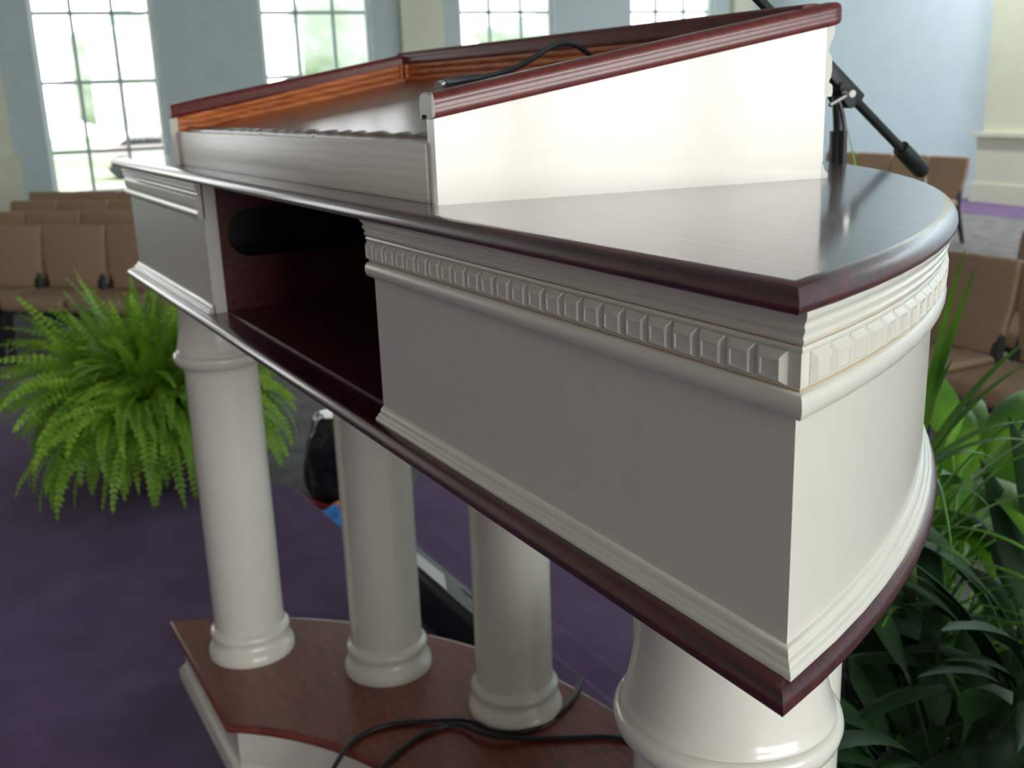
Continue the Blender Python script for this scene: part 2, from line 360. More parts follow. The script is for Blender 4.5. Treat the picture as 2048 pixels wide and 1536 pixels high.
# cubby between the two cabinets
cub = thing_c = None
zt, zb = ZR-.1008, ZR-.2935; yb0, yb1 = .378, .70
lin = MB(); lin.box((CR-.008, yb0, zb), (CR, yb1, zt)); build(lin, 'cubby_side', 'mahogany_dark', smooth=False)
side = MB(); cy, cz, hl, rr = .508, ZR-.181, .083, .035; NS = 24; st = []; sq = []
for i in range(NS*2):
    a = 2*math.pi*(i+.5)/(NS*2); c_, s_ = math.cos(a), math.sin(a)
    st.append((cy+(hl if c_ > 0 else -hl)+rr*c_, cz+rr*s_))
ys, zs = (yb0, yb1), (zb, zt)
for y, z in st:
    dy, dz = y-cy, z-cz; k_ = min(((ys[1]-cy)/dy if dy > 0 else (ys[0]-cy)/dy) if abs(dy) > 1e-6 else 9e9, ((zs[1]-cz)/dz if dz > 0 else (zs[0]-cz)/dz) if abs(dz) > 1e-6 else 9e9)
    sq.append((cy+dy*k_, cz+dz*k_))
for q_y in ys:
    for q_z in zs:
        i = min(range(len(sq)), key=lambda j: (sq[j][0]-q_y)**2+(sq[j][1]-q_z)**2); sq[i] = (q_y, q_z)
side.rings([[(CL+.000, y, z) for y, z in sq], [(CL, y, z) for y, z in st], [(CL-.008, y, z) for y, z in st], [(CL-.008, y, z) for y, z in sq]], False, False)
build(side, 'cubby_side', 'mahogany_dark', smooth=False)
hb = MB()
for a_, b_ in (((CL-.16, .383, zb), (CL-.15, .695, zt)), ((CL-.15, .383, zb), (CL-.009, .388, zt)), ((CL-.15, .690, zb), (CL-.009, .695, zt)), ((CL-.15, .388, zb), (CL-.009, .69, zb+.003)), ((CL-.15, .388, zt-.003), (CL-.009, .69, zt))): hb.box(a_, b_)
build(hb, 'hole_dark_box', 'black', smooth=False)  # closed black box added behind the oval hole to keep it dark
build(MB().box((CL, yb1, zb), (CR, yb1+.008, zt)), 'cubby_back', 'mahogany_dark', smooth=False)
build(MB().box((CL, yb0, zb), (CR, yb1, zb+.002)), 'cubby_floor', 'mahogany_dark', smooth=False)

# base and plinth
BXC = XC+.016; HB = .885; BY = .325
def arc3(xc, hc, sag, yb, n=48, rev=False):
    r = (hc*hc+sag*sag)/(2*sag); c = yb+sag-r; t0 = math.asin((yb-c)/r)
    pts = [(xc+r*math.cos(t0+(math.pi-2*t0)*i/n), c+r*math.sin(t0+(math.pi-2*t0)*i/n)) for i in range(n+1)]
    return pts[::-1] if rev else pts
base_out = arc3(BXC, HB, .600, BY)+arc3(BXC, .432, .215, BY, rev=True)
board('base_board', base_out, ZR-1.047, ZR-1.033, 'mahogany_base')
pl = [(x, y) for x, y in offset(base_out, .020)]
def stack(outline, prof): return MB().rings([[(x, y, z) for x, y in offset(outline, -o)] for o, z in prof])
build(stack(pl, [(0, 0.006), (0, ZR-1.046)]), 'plinth', 'paint', ang=30)
build(stack(pl, [(.013, 0.0), (.013, .020), (.009, .026), (.009, .030), (.004, .036), (0, .044), (-.004, .044)]), 'plinth_moulding', 'paint', ang=40)

def column(x, y):
    z0, z1 = ZR-1.033, ZR-.3075; r = .0663
    c = bpy.data.objects.new('column', None); COL.objects.link(c); c.parent = P; c.location = Vector((x, y, z0))-P.location
    H = z1-z0
    sh = [(r, .060), (r, .25), (r*.995, H*.6), (r*.985, H-.150)]
    MB().lathe(sh).build('shaft', 'paint', c)
    bs = [(.0815, 0), (.0822, .004), (.0818, .012), (.0790, .019), (.0745, .024), (.0715, .030), (.0706, .036), (.0712, .038), (.0745, .041), (.0758, .046), (.0750, .052), (.0718, .056), (r+.0015, .058), (r, .061), (r-.003, .061)]
    MB().lathe(bs).build('column_base', 'paint', c, ang=50)
    T = H-.1275                                     # the torus of the capital
    cp = [(r-.003, T-.024), (r*.985, T-.024), (r+.0010, T-.0225), (r+.0015, T-.019), (r*.985, T-.018), (r+.0035, T-.0165), (.0755, T-.013), (.0800, T-.008), (.0820, T), (.0808, T+.0055), (.0778, T+.0085), (.0764, T+.0090), (.0762, T+.0115), (.0745, T+.0135), (.0732, T+.019), (.0706, T+.030), (.0672, T+.048), (.0652, T+.068), (.0650, T+.088), (.0665, T+.106), (.0700, T+.118), (.0720, H)]
    MB().lathe(cp).build('capital', 'paint', c, ang=50)
for x, y in ((-1.875, .443), (-1.668, .645), (-1.414, .777), (-.955, .778), (-.667, .650), (-.5095, .4545)): column(x, y)

# sloping book desk
A = Vector((-.799, .383)); B = Vector((-.737, .762)); Cc = Vector((-1.722, .372)); F = Vector((-1.600, .735))
TH = .0215; zbot = ZR-.0872
def inner(v): return Vector((-v.y, v.x))
def slab(mb, p, q, th, zp0, zp1, zq0, zq1):
    """vertical board from p to q, thickness th to its left side"""
    n_ = inner((q-p).normalized())*th
    vs = [(p.x, p.y, zp0), (p.x+n_.x, p.y+n_.y, zp0), (p.x+n_.x, p.y+n_.y, zp1), (p.x, p.y, zp1), (q.x, q.y, zq0), (q.x+n_.x, q.y+n_.y, zq0), (q.x+n_.x, q.y+n_.y, zq1), (q.x, q.y, zq1)]
    return mb.add(vs, [(0, 1, 2, 3), (7, 6, 5, 4), (0, 4, 5, 1), (1, 5, 6, 2), (2, 6, 7, 3), (3, 7, 4, 0)])
ZA, ZB = ZR-.0130, ZR+.0545                   # top of the side walls, back and front
desk = bpy.data.objects.new('book_desk', None); COL.objects.link(desk); desk.parent = P; desk.location = Vector((-1.25, .55, ZR-.087))-P.location
def dbuild(mb, name, m_, **k): return build(mb, name, m_, desk, **k)
dbuild(slab(MB(), A, B, TH, zbot, ZA, zbot, ZB), 'side_panel', 'paint', smooth=False)
dbuild(slab(MB(), F, Cc, TH, zbot, ZB, zbot, ZA), 'side_panel', 'paint', smooth=False)
dbuild(slab(MB(), B+(F-B).normalized()*(TH+.0004), F-(F-B).normalized()*(TH+.0004), TH, zbot, ZB, zbot, ZB), 'front_panel', 'paint', smooth=False)
zl = ZR-.0365
led = MB(); a_ = A+Vector((-TH-.0002, .0008)); c_ = Cc+Vector((TH+.0002, .0008)); slab(led, c_, a_, .013, zbot, zl, zbot, zl)
dbuild(led, 'back_rail', 'paint_grain', smooth=True, bevel=.0012)
# glossy lip with a ripple behind the back rail
lip = MB(); N = 90
for i in range(N):
    pass
rs = []
for i in range(N+1):
    p = (c_*(1-i/N)+a_*(i/N))+Vector((0, .0135)); w = .0012*math.sin(i*1.35+1.3*math.sin(i*.37))*(.15+.85*min(1, i/30))
    rs.append([(p.x, p.y, zl-.004), (p.x, p.y-.0004, zl+.0030), (p.x, p.y+.004, zl+.0062+w*.4), (p.x, p.y+.010, zl+.0070+w), (p.x, p.y+.013, zl-.004)])
lip.rings(rs); dbuild(lip, 'page_lip', 'reading', ang=60)
zs0, zs1 = zl+.001, ZR+.0285
sb = MB(); nA = A+Vector((-TH, .026)); nC = Cc+Vector((TH, .026)); nB = B+Vector((-TH, -TH)); nF = F+Vector((TH, -TH))
q4 = [(nC.x, nC.y, zs0), (nA.x, nA.y, zs0), (nB.x, nB.y, zs1), (nF.x, nF.y, zs1)]
sb.rings([[(x, y, z-.006) for x, y, z in q4], q4]); dbuild(sb, 'reading_board', 'reading', smooth=False)
# orange inner moulding under the rails
def strip(p, q, zp, zq, hp, hq, side_n, name):
    """ribbed moulding: three rounded ribs lying against the wall from p to q"""
    mb = MB(); t_ = (q-p).normalized(); n_ = side_n; prof = [(0, 0)]
    for k_ in range(3):
        for i in range(7):
            a = math.pi*i/6; prof.append((.0022+.0026*math.sin(a), (k_+.5-.5*math.cos(a))/3))
    prof.append((0, 1))
    r1 = [(p.x+n_.x*o, p.y+n_.y*o, zp+hp*h) for o, h in prof]; r2_ = [(q.x+n_.x*o, q.y+n_.y*o, zq+hq*h) for o, h in prof]
    mb.rings([r1, r2_]); return dbuild(mb, name, 'orange_wood', ang=40)
nL = (nF-nC).normalized(); nl = Vector((nL.y, -nL.x)); cs = Cc+Vector((TH, .006))
strip(cs, nF, zl-.003, zs1-.004, ZA-zl+.001, ZB-zs1+.003, nl, 'inner_moulding')
strip(nF, nB, zs1-.003, zs1-.003, ZB-zs1+.002, ZB-zs1+.002, Vector((0.03, -1)).normalized(), 'inner_moulding')
nR = (nB-nA).normalized(); nr = Vector((-nR.y, nR.x))
strip(A+Vector((-TH, .010)), nB, zl+.001, zs1, ZA-zl-.003, ZB-zs1-.001, nr, 'inner_moulding')
for p_, d_ in ((nF, Vector((.004, -.0105))), (nF, Vector((.013, -.0055)))):      # little corner beads
    mb = MB(); x, y = p_+d_
    mb.rings([[(x+.0028*math.cos(a*.7854), y+.0028*math.sin(a*.7854), z) for a in range(8)] for z in (zs1+.003, ZB-.002)]); dbuild(mb, 'corner_bead', 'orange_wood')
# hand rails: a double-bulged section with mitred ends
def rail(p, q, zp, zq, w=.0335, h=.0245, cap_ends=(0, 0), ext=(0, 0), name='hand_rail'):
    d = Vector((q.x-p.x, q.y-p.y, zq-zp)); L = d.length; t_ = d/L
    p3 = Vector((p.x, p.y, zp))-t_*ext[0]; q3 = Vector((q.x, q.y, zq))+t_*ext[1]
    s_ = Vector((t_.y, -t_.x, 0)).normalized(); u_ = s_.cross(t_)
    if u_.z < 0: u_ = -u_
    prof = []
    half = [(.30, -.36), (.46, -.34), (.50, -.20), (.495, -.04), (.475, .05), (.495, .14), (.485, .30), (.42, .43), (.30, .49), (.0, .52)]
    prof = [(a, b) for a, b in half]+[(-a, b) for a, b in half[::-1][1:]]
    prof = [(a*w*1.0, b*h) for a, b in prof]
    def ring(c, k_=1.0): return [c+s_*a*k_+Vector((0, 0, 1))*(b*k_+(1-k_)*h*.08) for a, b in prof]
    rs = [ring(p3)]
    rs.append(ring(q3))
    if cap_ends[1]:
        for i in range(1, 8):
            a = math.pi/2*i/7; rs.append(ring(q3+t_*h*.55*math.sin(a), .25+.75*math.cos(a)**.7 if i < 7 else .2))
    return dbuild(MB().rings(rs), name, 'mahogany_rail' if name == 'hand_rail' else 'cap_grey', ang=45)
mR = (A-(B-A).normalized()*.0)+Vector((-TH/2, 0)); mB = B+Vector((-TH/2, .0)); mL = Cc+Vector((TH/2, 0)); mF = F+Vector((TH/2, 0)); hz = .0048
rail(mR, mB, ZA+hz, ZB+hz, ext=(0, .004), cap_ends=(0, 1))
rail(mL, mF, ZA+hz, ZB+hz, ext=(0, .008))
fB = B+Vector((-.004, -TH/2)); fF = F+Vector((.004, -TH/2))
rail(fF, fB, ZB+hz, ZB+hz, ext=(.006, -.004))
for p_, q_ in ((mR, mB), (mL, mF)):                                          # pale grey-green end caps
    d = Vector((q_.x-p_.x, q_.y-p_.y, ZB-ZA)).normalized(); mb = MB(); c0 = Vector((p_.x, p_.y, ZA+hz))
    s_ = Vector((d.y, -d.x, 0)).normalized()
    pr = [(-.40, -.36), (-.325, -.36), (-.325, -.20), (.325, -.20), (.325, -.36), (.40, -.36), (.49, -.25), (.50, .25), (.44, .43), (.32, .50), (-.32, .50), (-.44, .43), (-.50, .25), (-.49, -.25)]
    rg = lambda off, k_: [c0+d*off+s_*a*.0345*k_+Vector((0, 0, 1))*(b*.0250*k_) for a, b in pr]
    mb.rings([rg(.0010, 1.0), rg(-.0012, .99), rg(-.0024, .93)]); dbuild(mb, 'rail_end_cap', 'cap_grey', ang=40)
# carved mouldings on the front of the desk
fr_path = [tuple(B+Vector((.0, .0))), tuple(F)]
def fprof(pr, name): return dbuild(sweep(MB(), fr_path, [(o, ZR+z) for o, z in pr]), name, 'paint', ang=40)
fprof([(-.001, .0535), (.0065, .0535), (.0085, .050), (.0085, .045), (.0065, .040), (.0035, .036), (.0025, .031), (.0012, .029), (.0022, .028), (.0052, .026), (.0070, .021), (.0073, .013), (.0062, .006), (.0042, .003), (.0042, .001), (.0080, -.0005), (.0092, -.003), (.0092, -.009), (.0080, -.0115), (-.001, -.0115)], 'crown_moulding')
fprof([(-.001, -.0730), (.0015, -.0745), (.0022, -.0775), (.0040, -.0800), (.0062, -.0815), (.0078, -.0830), (.0080, -.0871), (-.001, -.0871)], 'shoe_moulding')

# ---------------------------------------------------------------- cables
def Z(p): return (p[0], p[1], p[2]+CAM_H)
tag(MB().tube([Z(p) for p in [(-.86, .418, .0095), (-.872, .428, .0115)]], .0042, 12).build('cable_tip', 'metal'), 'x', 'x')
tip = bpy.data.objects['cable_tip']
for k_ in ('label', 'category'): del tip[k_]
cab = thing('microphone_cable', 'short black microphone cable with a silver connector lying in the book desk', 'cable')
tip.parent = cab; tip['label'] = 'silver connector tip'
MB().tube([Z(p) for p in [(-.872, .428, .0115), (-.90, .450, .0125), (-.93, .495, .0165)]], .0048, 12, 1).build('connector_sleeve', 'black', cab)
MB().tube([Z(p) for p in [(-.93, .495, .0165), (-.96, .55, .024), (-.975, .585, .036), (-1.0, .625, .050), (-1.01, .650, .0535), (-1.02, .672, .050), (-1.03, .700, .036), (-1.03, .72, .030)]], .0030, 10, 2).build('cord', 'black', cab)
zc = CAM_H-1.0285
tag(MB().tube([(-1.25, .10, .005), (-1.32, .22, .006), (-1.375, .34, .03), (-1.40, .40, .10), (-1.414, .440, zc), (-1.468, .489, zc), (-1.484, .548, zc), (-1.455, .619, zc), (-1.410, .687, zc+.004), (-1.360, .700, zc), (-1.325, .76, zc), (-1.36, .86, zc), (-1.426, .925, zc-.002)], .0042, 10, 2).build('floor_cable', 'black'),
    'black cable looping over the pulpit base and ending at its front edge', 'cable', 'black cables on the pulpit base')
tag(MB().tube([(-1.18, .10, .005), (-1.27, .25, .006), (-1.335, .38, .03), (-1.35, .45, .10), (-1.374, .503, zc), (-1.425, .601, zc), (-1.420, .665, zc+.002), (-1.350, .682, zc+.010), (-1.315, .74, zc), (-1.28, .80, zc), (-1.25, .86, zc), (-1.20, .90, zc)], .0042, 10, 2).build('floor_cable', 'black'),
    'black cable over the pulpit base that runs on behind the nearest column', 'cable', 'black cables on the pulpit base')

# ---------------------------------------------------------------- microphone stand in front of the pulpit
ms = thing('microphone_stand', 'black boom microphone stand rising in front of the pulpit desk', 'microphone stand', None, (-.93, 1.03, -.165))
def mbuild(mb, name, m_, **k): return build(mb, name, m_, ms, **k)
bd = Vector((0, .165, -.118)).normalized(); cl = Vector((-.93, 1.0, CAM_H-.012))-bd*.030
mbuild(MB().lathe([(.085, 0), (.085, .012), (.078, .02), (.03, .026), (.02, .04)], (-.93, 1.081, -.165), 40), 'stand_base', 'black')
mbuild(MB().tube([(-.93, 1.075, -.15), (-.93, .988, CAM_H-.10)], .0080), 'lower_tube', 'black')
mbuild(MB().tube([(-.93, .988, CAM_H-.13), (-.93, .986, CAM_H-.055)], .0105), 'height_clutch', 'black')
mbuild(MB().tube([(-.93, .986, CAM_H-.07), (-.93, .978, CAM_H-.004)], .0050), 'upper_tube', 'black')
a_, b_ = cl-bd*.028, cl+bd*.046
sd = Vector((1, 0, 0)); nu = sd.cross(bd)
blk = MB(); blk.rings([[p+sd*x*.010+nu*y*.009 for x, y in ((-1, -1), (1, -1), (1, 1), (-1, 1))] for p in (a_, b_)]); mbuild(blk, 'boom_clamp', 'black', bevel=.002)
mbuild(MB().rings([[cl+bd*(.012+.017*math.cos(t_*.5236))+Vector((0, 0, -.012))+nu*0+Vector((x, 0, 0))+Vector((0, 0, .012*math.sin(t_*.5236))) for t_ in range(12)] for x in (-.011, .013)]), 'swivel', 'black')
mbuild(MB().tube([cl+bd*.006+Vector((.013, -.002, -.012)), cl+bd*.006+Vector((.030, -.006, -.014))], .0045), 'clamp_screw', 'metal')
mbuild(MB().tube([cl+bd*.006+Vector((.024, -.004, -.014)), cl+bd*.006+Vector((.020, -.032, -.026))], .0026), 'screw_lever', 'metal')
mbuild(MB().tube([cl-bd*.36, cl+bd*.165], .0060), 'boom', 'black')
e0 = cl+bd*.148
mbuild(MB().tube([e0, e0+bd*.0015, e0+bd*.008, e0+bd*.052, e0+bd*.057], [.006, .0104, .0108, .0112, .0085], 16), 'counterweight', 'black')
h0 = cl-bd*.36
mbuild(MB().tube([h0, h0-bd*.03+Vector((0, -.02, -.01)), h0-bd*.05+Vector((0, -.10, -.03))], [.010, .011, .013], 14), 'microphone_body', 'black')
mbuild(MB().tube([h0-bd*.05+Vector((0, -.10, -.03)), h0-bd*.05+Vector((0, -.125, -.037)), h0-bd*.05+Vector((0, -.15, -.045))], [.020, .024, .013], 14), 'microphone_grille', 'metal')
mbuild(MB().tube([cl+Vector((.010, -.005, -.02)), cl+Vector((.016, .004, -.05)), cl+Vector((.014, .005, -.10)), cl+Vector((.011, .015, -.18)), cl+Vector((.012, .03, -.5)), (-.92, 1.09, .0)], .0026, 8, 2), 'microphone_cord', 'black')

# ---------------------------------------------------------------- floor monitor and the odds and ends beyond the stage edge
wd = thing('stage_monitor', 'black wedge loudspeaker at the stage edge just beyond the pulpit base', 'loudspeaker', None, (-1.96, .89, 0))
WX0, WX1 = -2.22, -1.71
pr = [(.866, 0), (.932, 0), (.945, .10), (.880, .112), (.866, .108)]
def wprof(x, s=1): return [(x, y, z) for y, z in pr]
build(MB().rings([wprof(WX0), wprof(WX1)]), 'cabinet', 'black', wd, bevel=.008)
def onface(x, t_, o):                                           # point on the sloping face
    return (x, .882+.062*t_+o*.1, .112-.012*t_+o)
gm = MB(); gm.rings([[onface(x, t_, o) for x, t_ in ((WX0+.03, .04), (WX1-.03, .04), (WX1-.03, .94), (WX0+.03, .94))] for o in (-.002, .006)]); build(gm, 'grille', 'grille', wd, smooth=False)
gm = MB(); gm.rings([[onface(x, t_, o) for x, t_ in ((WX1-.20, .66), (WX1-.08, .62), (WX1-.07, .78), (WX1-.19, .84))] for o in (.004, .008)]); build(gm, 'handle', 'black', wd, smooth=False)
gm = MB(); gm.rings([[onface(x, t_, o) for x, t_ in ((-2.12, .03), (-1.905, .03), (-1.99, .60), (-2.14, .56))] for o in (.008, .0095)])
tag(gm.build('paper_sheet', 'paper', smooth=False), 'white sheet of paper lying on the wedge loudspeaker', 'paper')
bm = bmesh.new(); bmesh.ops.create_icosphere(bm, subdivisions=5, radius=1)
for v_ in bm.verts:
    c = v_.co; d = 1+.10*noise.noise(c*3)+.06*noise.ridged_multi_fractal(c*4, 1, 2, 3, 1, 2)*.4
    x, y, z = c.x*.17*d*(1+.45*c.z*c.z), c.y*.17*d*(1+.45*c.z*c.z), c.z*d*1.1
    v_.co = Vector((x*(1-.15*z), y*(1-.15*z), .185+min(1.02, max(-.98, z))*.185))
me = bpy.data.meshes.new('black_bag'); bm.to_mesh(me); bm.free(); me.materials.append(M['black_gloss']); me.shade_smooth()
o = bpy.data.objects.new('black_bag', me); COL.objects.link(o); o.location = (-4.10, 1.46, FL); tag(o, 'shiny black bag standing on the floor beside the fern', 'bag')
tag(MB().tube([(-4.14, 1.25, FL+.011), (-4.04, 1.29, FL+.011), (-3.93, 1.34, FL+.011), (-3.78, 1.42, FL+.011)], .011, 8, 2).build('red_cord', 'red'), 'red cord lying on the floor at the foot of the black bag', 'cord')
tag(MB().tube([(-3.905, 1.295, FL+.014), (-3.93, 1.345, FL+.040), (-3.90, 1.42, FL+.045), (-3.80, 1.56, FL+.016)], .014, 8, 1).build('orange_cord', 'orange'), 'short orange cord crossing over the red cord by the black bag', 'cord')
mb = MB(); N = 8
g = [[(-3.86+.16*i/N, 1.13+.19*j/N, FL+.05+.018*math.sin(i*1.3+j)) for i in range(N+1)] for j in range(N+1)]
vs = [p for r_ in g for p in r_]; fs = [(j*(N+1)+i, j*(N+1)+i+1, (j+1)*(N+1)+i+1, (j+1)*(N+1)+i) for j in range(N) for i in range(N)]
nv = len(vs); vs += [(x, y, FL+.006) for x, y, z in vs]; fs += [tuple(i+nv for i in f)[::-1] for f in fs]
edge = [i for i in range(N+1)]+[j*(N+1)+N for j in range(1, N+1)]+[N*(N+1)+i for i in range(N-1, -1, -1)]+[j*(N+1) for j in range(N-1, 0, -1)]
for a, b in zip(edge, edge[1:]+edge[:1]): fs.append((a, a+nv, b+nv, b))
bc = mb.add(vs, fs).build('blue_cloth', 'blue'); bc.location = (0, 0, 0); tag(bc, 'blue folded cloth on the floor below the stage edge', 'cloth')

# ---------------------------------------------------------------- chairs
ch = thing('hall_chair', '', 'chair')
mb = MB(); mb.box((-.243, -.02, .375), (.243, .45, .465)); s_ = mb.build('seat', 'fabric', ch, bevel=.032, seg=4)
bk = MB(); w0, w1, w2 = .212, .256, .250
tl = math.radians(9)
def bp(x, y, z): return (x, -.015-y*math.cos(tl)-(z-.44)*math.sin(tl), z)
bk.rings([[bp(x*s, y, z) for s, y in ((-1, 0), (1, 0), (1, .055), (-1, .055))] for x, z in ((w0, .455), (.235, .56), (w1, .70), (w1, .84), (w2, .885))])
bk.build('backrest', 'fabric', ch, bevel=.016, seg=3, ang=50)
mb = MB(); mb.box((-.235, .0, .352), (.235, .43, .378)); mb.build('seat_frame', 'black', ch, bevel=.004)
for sx in (-1, 1):
    x = .222*sx
    mb = MB(); mb.rings([[(x+dx*.5*w, y+dy*.5*w, z) for dx, dy in ((-1, -1), (1, -1), (1, 1), (-1, 1))] for x, y, z, w in ((x, .42, 0, .03), (x, .395, .37, .045))]); mb.build('leg', 'black', ch, smooth=False)
    mb = MB(); mb.rings([[(x+dx*.5*w, y+dy*.5*w, z) for dx, dy in ((-1, -1), (1, -1), (1, 1), (-1, 1))] for x, y, z, w in ((x, -.14, 0, .03), (x, -.02, .36, .05), (x*.97, -.055, .58, .03))]); mb.build('leg', 'black', ch, smooth=False)
used = [False]
def chair(x, y, facing, label, group):
    """x, y: middle of the backrest top; facing: unit vector the sitter looks along"""
    o = ch if not used[0] else copy_tree(ch); used[0] = True
    f = Vector(facing).normalized(); a = math.atan2(f.y, f.x)-math.pi/2
    o.rotation_euler = (0, 0, a); p = Vector((x, y))+f*.115
    o.location = (p.x, p.y, FL); o['label'] = label; o['category'] = 'chair'; o['group'] = group
    return o
fL = (.70, -.714); dL = Vector((.714, .70)); FW = Vector(fL)
row1 = Vector((-7.93, .965)); row2 = Vector((-9.21, .985)); row3 = Vector((-10.12, 1.35)); row4 = Vector((-11.37, 1.385))
g1 = 'tan chairs in rows at the left of the hall'
def lrow(c0, ks, names):
    for k_, nm in zip(ks, names):
        p = c0+dL*.53*k_; chair(p.x, p.y, fL, nm, g1)
lrow(row1, (-1, 0, 1, 2), ['tan chair in the front left row, cut by the left edge of the picture', 'tan chair in the front left row with its whole backrest showing, second from the left', 'tan chair in the front left row half hidden by the pulpit cabinet', 'tan chair in the front left row mostly hidden behind the pulpit and the fern'])
lrow(row2, (-1.0, 0, 1.0), ['tan chair at the left edge of the second row back', 'tan chair in the middle of the second left row, just above the front row', 'tan chair of the second left row beside the pulpit cabinet'])
lrow(row3, (-1, 0, 1), ['leftmost tan chair of the third left row', 'middle tan chair of the third left row below the window', 'tan chair of the third left row touching the pulpit cabinet in view'])
lrow(row4, (-.4, .6, 1.6), ['leftmost tan chair of the farthest left row under the window', 'middle tan chair of the farthest left row under the window', 'tan chair of the farthest left row closest to the pulpit in view'])
g2 = 'tan chairs in the far row by the blue wall'
for i, nm in enumerate(['end chair of the far row by the blue wall, with its legs in view', 'tan chair of the far row behind the foam grip of the microphone boom', 'tan chair of the far row, third from its right end', 'tan chair of the far row just right of the book desk']):
    chair(-7.42-.535*i, 9.52+.046*i, (-.086, -1), nm, g2)
g3 = 'tan chairs close by at the right'
chair(-3.10, 4.20, (-.03, -1), 'near tan chair at the right, directly behind the leaf tips beside the pulpit', g3)
chair(-2.56, 4.19, (-.03, -1), 'near tan chair cut off by the right edge of the picture', g3)
chair(-3.64, 4.22, (-.03, -1), 'near tan chair mostly hidden behind the pulpit top', g3)
chair(-3.24, 5.12, (-.03, -1), 'tan chair peeking over the near row at the right edge', g3)

# ---------------------------------------------------------------- plants
random.seed(5)
def frond(mb, base, az, L, e0, e1, w, rnd):
    """arching frond: rachis plus two rows of pinnae"""
    N = 26; p = Vector(base); h = Vector((math.cos(az), math.sin(az), 0)); side_ = Vector((-h.y, h.x, 0)); step = L/N
    tw = rnd.uniform(-1.0, 1.0); bend = rnd.uniform(-.6, .6)
    for i in range(N):
        t_ = i/N; e = e0+(e1-e0)*t_**1.2; h = Vector((math.cos(az+bend*t_), math.sin(az+bend*t_), 0)); side_ = Vector((-h.y, h.x, 0)); d = h*math.cos(e)+Vector((0, 0, math.sin(e)))
        q = p+d*step
        if q.z < .012: q.z = .012
        up_ = side_.cross(d); s2 = side_*math.cos(tw)+up_*math.sin(tw)
        if t_ > .10:
            pw = w*(math.sin(math.pi*min(1, (t_-.06)/.94)**.62)*.9+.1); cw = step*.92
            for s in (-1, 1):
                dirp = (s2*s+d*.35).normalized()-Vector((0, 0, .22)); a = p; tipp = p+dirp*pw*rnd.uniform(.62, 1.2)
                mid = p+dirp*pw*.45
                pts_ = [a, mid-d*cw*.5, tipp, mid+d*cw*.55+up_*.002]
                for v_ in pts_: v_.z = max(v_.z, .004)
                mb.add(pts_, [(0, 1, 2, 3)])
        mb.add([p-s2*.0015, q-s2*.0015, q+s2*.0015, p+s2*.0015], [(0, 1, 2, 3)])
        p = q
fx, fy = -3.45, .58
fern = thing('potted_fern', 'bright green bushy fern standing on the purple stage at the left', 'fern', None, (fx, fy, 0))
MB().lathe([(.10, 0), (.115, .02), (.135, .2), (.145, .205), (.145, .225), (.125, .225)], (0, 0, 0), 32).build('pot', 'pot', fern)
MB().lathe([(.0, .205), (.126, .21)], (0, 0, 0), 24).build('soil', 'soil', fern)
mb = MB(); rnd = random.Random(11)
for i in range(520):
    az = rnd.uniform(0, 2*math.pi); k_ = rnd.random()
    if k_ < .32: e0, e1, L = rnd.uniform(.95, 1.5), rnd.uniform(-.2, 1.2), rnd.uniform(.32, .54)
    elif k_ < .6: e0, e1, L = rnd.uniform(.6, 1.15), rnd.uniform(-1.2, -.2), rnd.uniform(.36, .60)
    else: e0, e1, L = rnd.uniform(.2, .8), rnd.uniform(-1.75, -1.3), rnd.uniform(.34, .52)
    r_ = rnd.uniform(.0, .10); frond(mb, (r_*math.cos(az), r_*math.sin(az), .21), az, L, e0, e1, rnd.uniform(.036, .054), rnd)
fo = mb.build('fronds', 'fern', fern, smooth=False)

def blade(mb, base, az, L, e0, e1, w, N=12, fold=.25, shape='blade', stem=0.0, rnd=random):
    p = Vector(base); h = Vector((math.cos(az), math.sin(az), 0)); s_ = Vector((-h.y, h.x, 0)); rs = []
    for i in range(N+1):
        t_ = i/N; e = e0+(e1-e0)*t_**1.4; d = h*math.cos(e)+Vector((0, 0, math.sin(e))); up_ = s_.cross(d)
        if shape == 'blade': ww = w*(min(1, .45+t_*2.5))*(1-t_**2.2)**.8
        else:
            tt = max(0, (t_-stem)/(1-stem)); ww = .0025 if t_ <= stem else w*math.sin(math.pi*tt**.72)**.85
        ww = max(ww, .0006)
        rs.append([p-s_*ww+up_*ww*fold, p-up_*.0009, p+s_*ww+up_*ww*fold, p+up_*.0009])
        p = p+d*L/N
    mb.rings(rs)
px, py, pz = -1.03, 1.325, -.330
sp_ = thing('spiky_plant', 'tall potted plant with long narrow spiky leaves to the right of the pulpit', 'plant', None, (px, py, pz))
MB().lathe([(.08, 0), (.09, .02), (.100, .20), (.108, .205), (.108, .225), (.092, .225)], (0, 0, 0), 32).build('pot', 'pot', sp_)
MB().lathe([(.0, .20), (.095, .208)], (0, 0, 0), 24).build('soil', 'soil', sp_)
MB().tube([(0, 0, .20), (.01, -.02, .55), (.015, -.06, .90)], [.013, .011, .010], 10, 2).build('stem', 'stem', sp_)
rnd = random.Random(3)
mb = MB()
for i in range(110):
    az = rnd.uniform(0, 2*math.pi); zc_ = rnd.uniform(.40, .90); e0 = rnd.uniform(.2, 1.2)
    blade(mb, (.012, -.02-.04*(zc_-.4)*2, zc_), az, rnd.uniform(.26, .44), e0, e0-rnd.uniform(.2, 1.4), rnd.uniform(.004, .008), rnd=rnd)
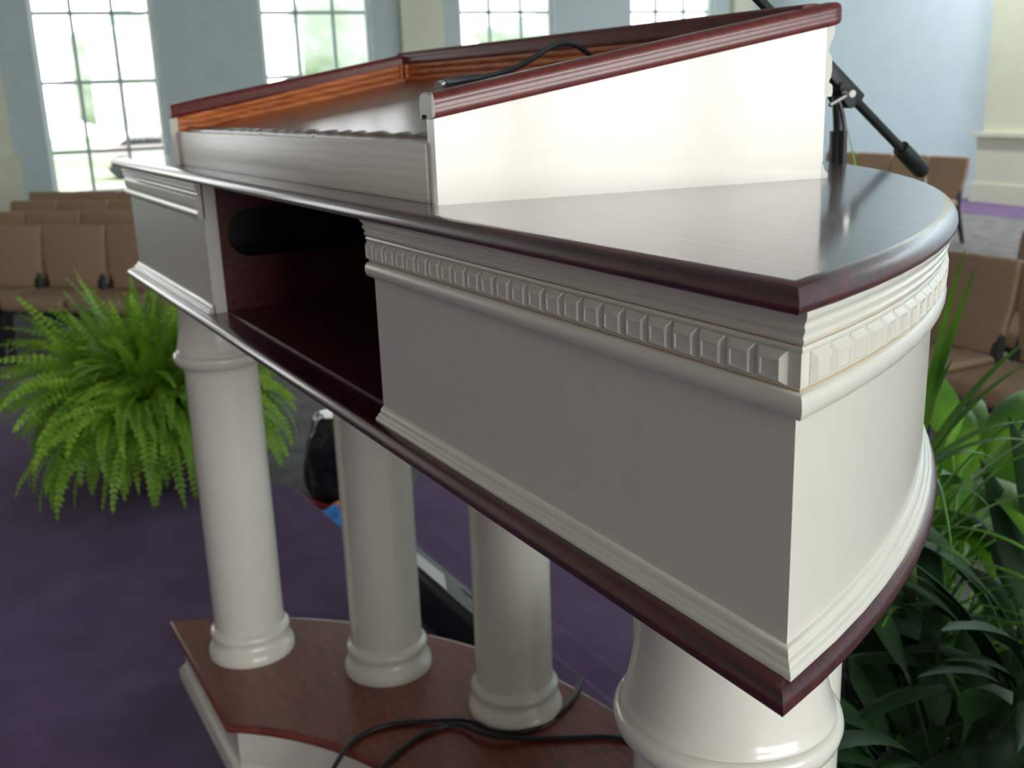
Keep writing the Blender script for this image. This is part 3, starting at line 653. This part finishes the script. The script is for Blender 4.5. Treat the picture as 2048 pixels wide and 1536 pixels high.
def aimed(tip, w, sag=.03, base=(.015, -.06, .90)):
    """a long stiff leaf from the crown to a tip given in world space"""
    a = Vector(base); b = Vector(tip)-Vector((px, py, pz)); d = b-a; sd_ = Vector((d.y, -d.x, 0)).normalized(); rs = []
    for i in range(13):
        t_ = i/12; p = a+d*t_+Vector((0, 0, 4*sag*t_*(1-t_))); ww = max(.0005, w*min(1, .5+t_*2)*(1-t_**2.2)**.8)
        rs.append([p-sd_*ww+Vector((0, 0, ww*.2)), p-Vector((0, 0, .0009)), p+sd_*ww+Vector((0, 0, ww*.2)), p+Vector((0, 0, .0009))])
    mb.rings(rs)
for tip, w in (((-1.04, 1.384, .915), .0075), ((-1.026, 1.395, .888), .0085), ((-.957, 1.459, .786), .009), ((-.949, 1.453, .749), .0075), ((-.928, 1.438, .657), .009), ((-.922, 1.433, .627), .008), ((-1.171, 1.257, 1.105), .006), ((-1.185, 1.228, 1.085), .006), ((-.948, 1.381, .60), .008), ((-1.007, 1.336, .76), .006), ((-1.16, 1.42, .80), .007), ((-1.25, 1.34, .70), .007)):
    aimed(tip, w)
mb.build('leaves', 'leaf', sp_, ang=60)
def broad(name, label, x, y, z, nl, seed, m_, zr, Lr, wr, azr=(0, 2*math.pi), er=(.3, 1.3), potr=.12, poth=.2):
    o = thing(name, label, 'plant', None, (x, y, z)); rnd = random.Random(seed)
    MB().lathe([(potr*.75, 0), (potr*.8, .01), (potr, poth-.02), (potr*1.06, poth-.015), (potr*1.06, poth), (potr*.9, poth)], (0, 0, 0), 32).build('pot', 'pot', o)
    MB().lathe([(.0, poth-.015), (potr*.92, poth-.01)], (0, 0, 0), 24).build('soil', 'soil', o)
    mb = MB()
    for i in range(nl):
        az = rnd.uniform(*azr); e0 = rnd.uniform(*er); r_ = rnd.uniform(0, potr*.6)
        blade(mb, (r_*math.cos(az), r_*math.sin(az), poth-.02+rnd.uniform(*zr)), az, rnd.uniform(*Lr), e0, e0-rnd.uniform(.7, 2.0), rnd.uniform(*wr), N=14, fold=.3, shape='leaf', stem=.42, rnd=rnd)
    mb.build('leaves', m_, o, ang=60)
    return o
broad('leafy_plant', 'plant with broad light green leaves behind the spiky leaves at the right', -1.22, 1.66, FL, 60, 8, 'leaf', (.10, .58), (.36, .54), (.030, .050), er=(.7, 1.45), potr=.13, poth=.28)
broad('peace_lily', 'low shade-darkened green broad-leaved plant at the lower right beside the near column', -.76, 1.075, -.165, 130, 21, 'shaded_leaf', (.0, .22), (.30, .50), (.015, .027), er=(.5, 1.4), potr=.085, poth=.18)
broad('peace_lily', 'shade-darkened leafy plant in the bottom right corner, right of the low broad-leaved one', -.80, 1.345, -.330, 170, 33, 'shaded_leaf', (.0, .40), (.30, .54), (.015, .028), er=(.4, 1.4), potr=.095, poth=.22)
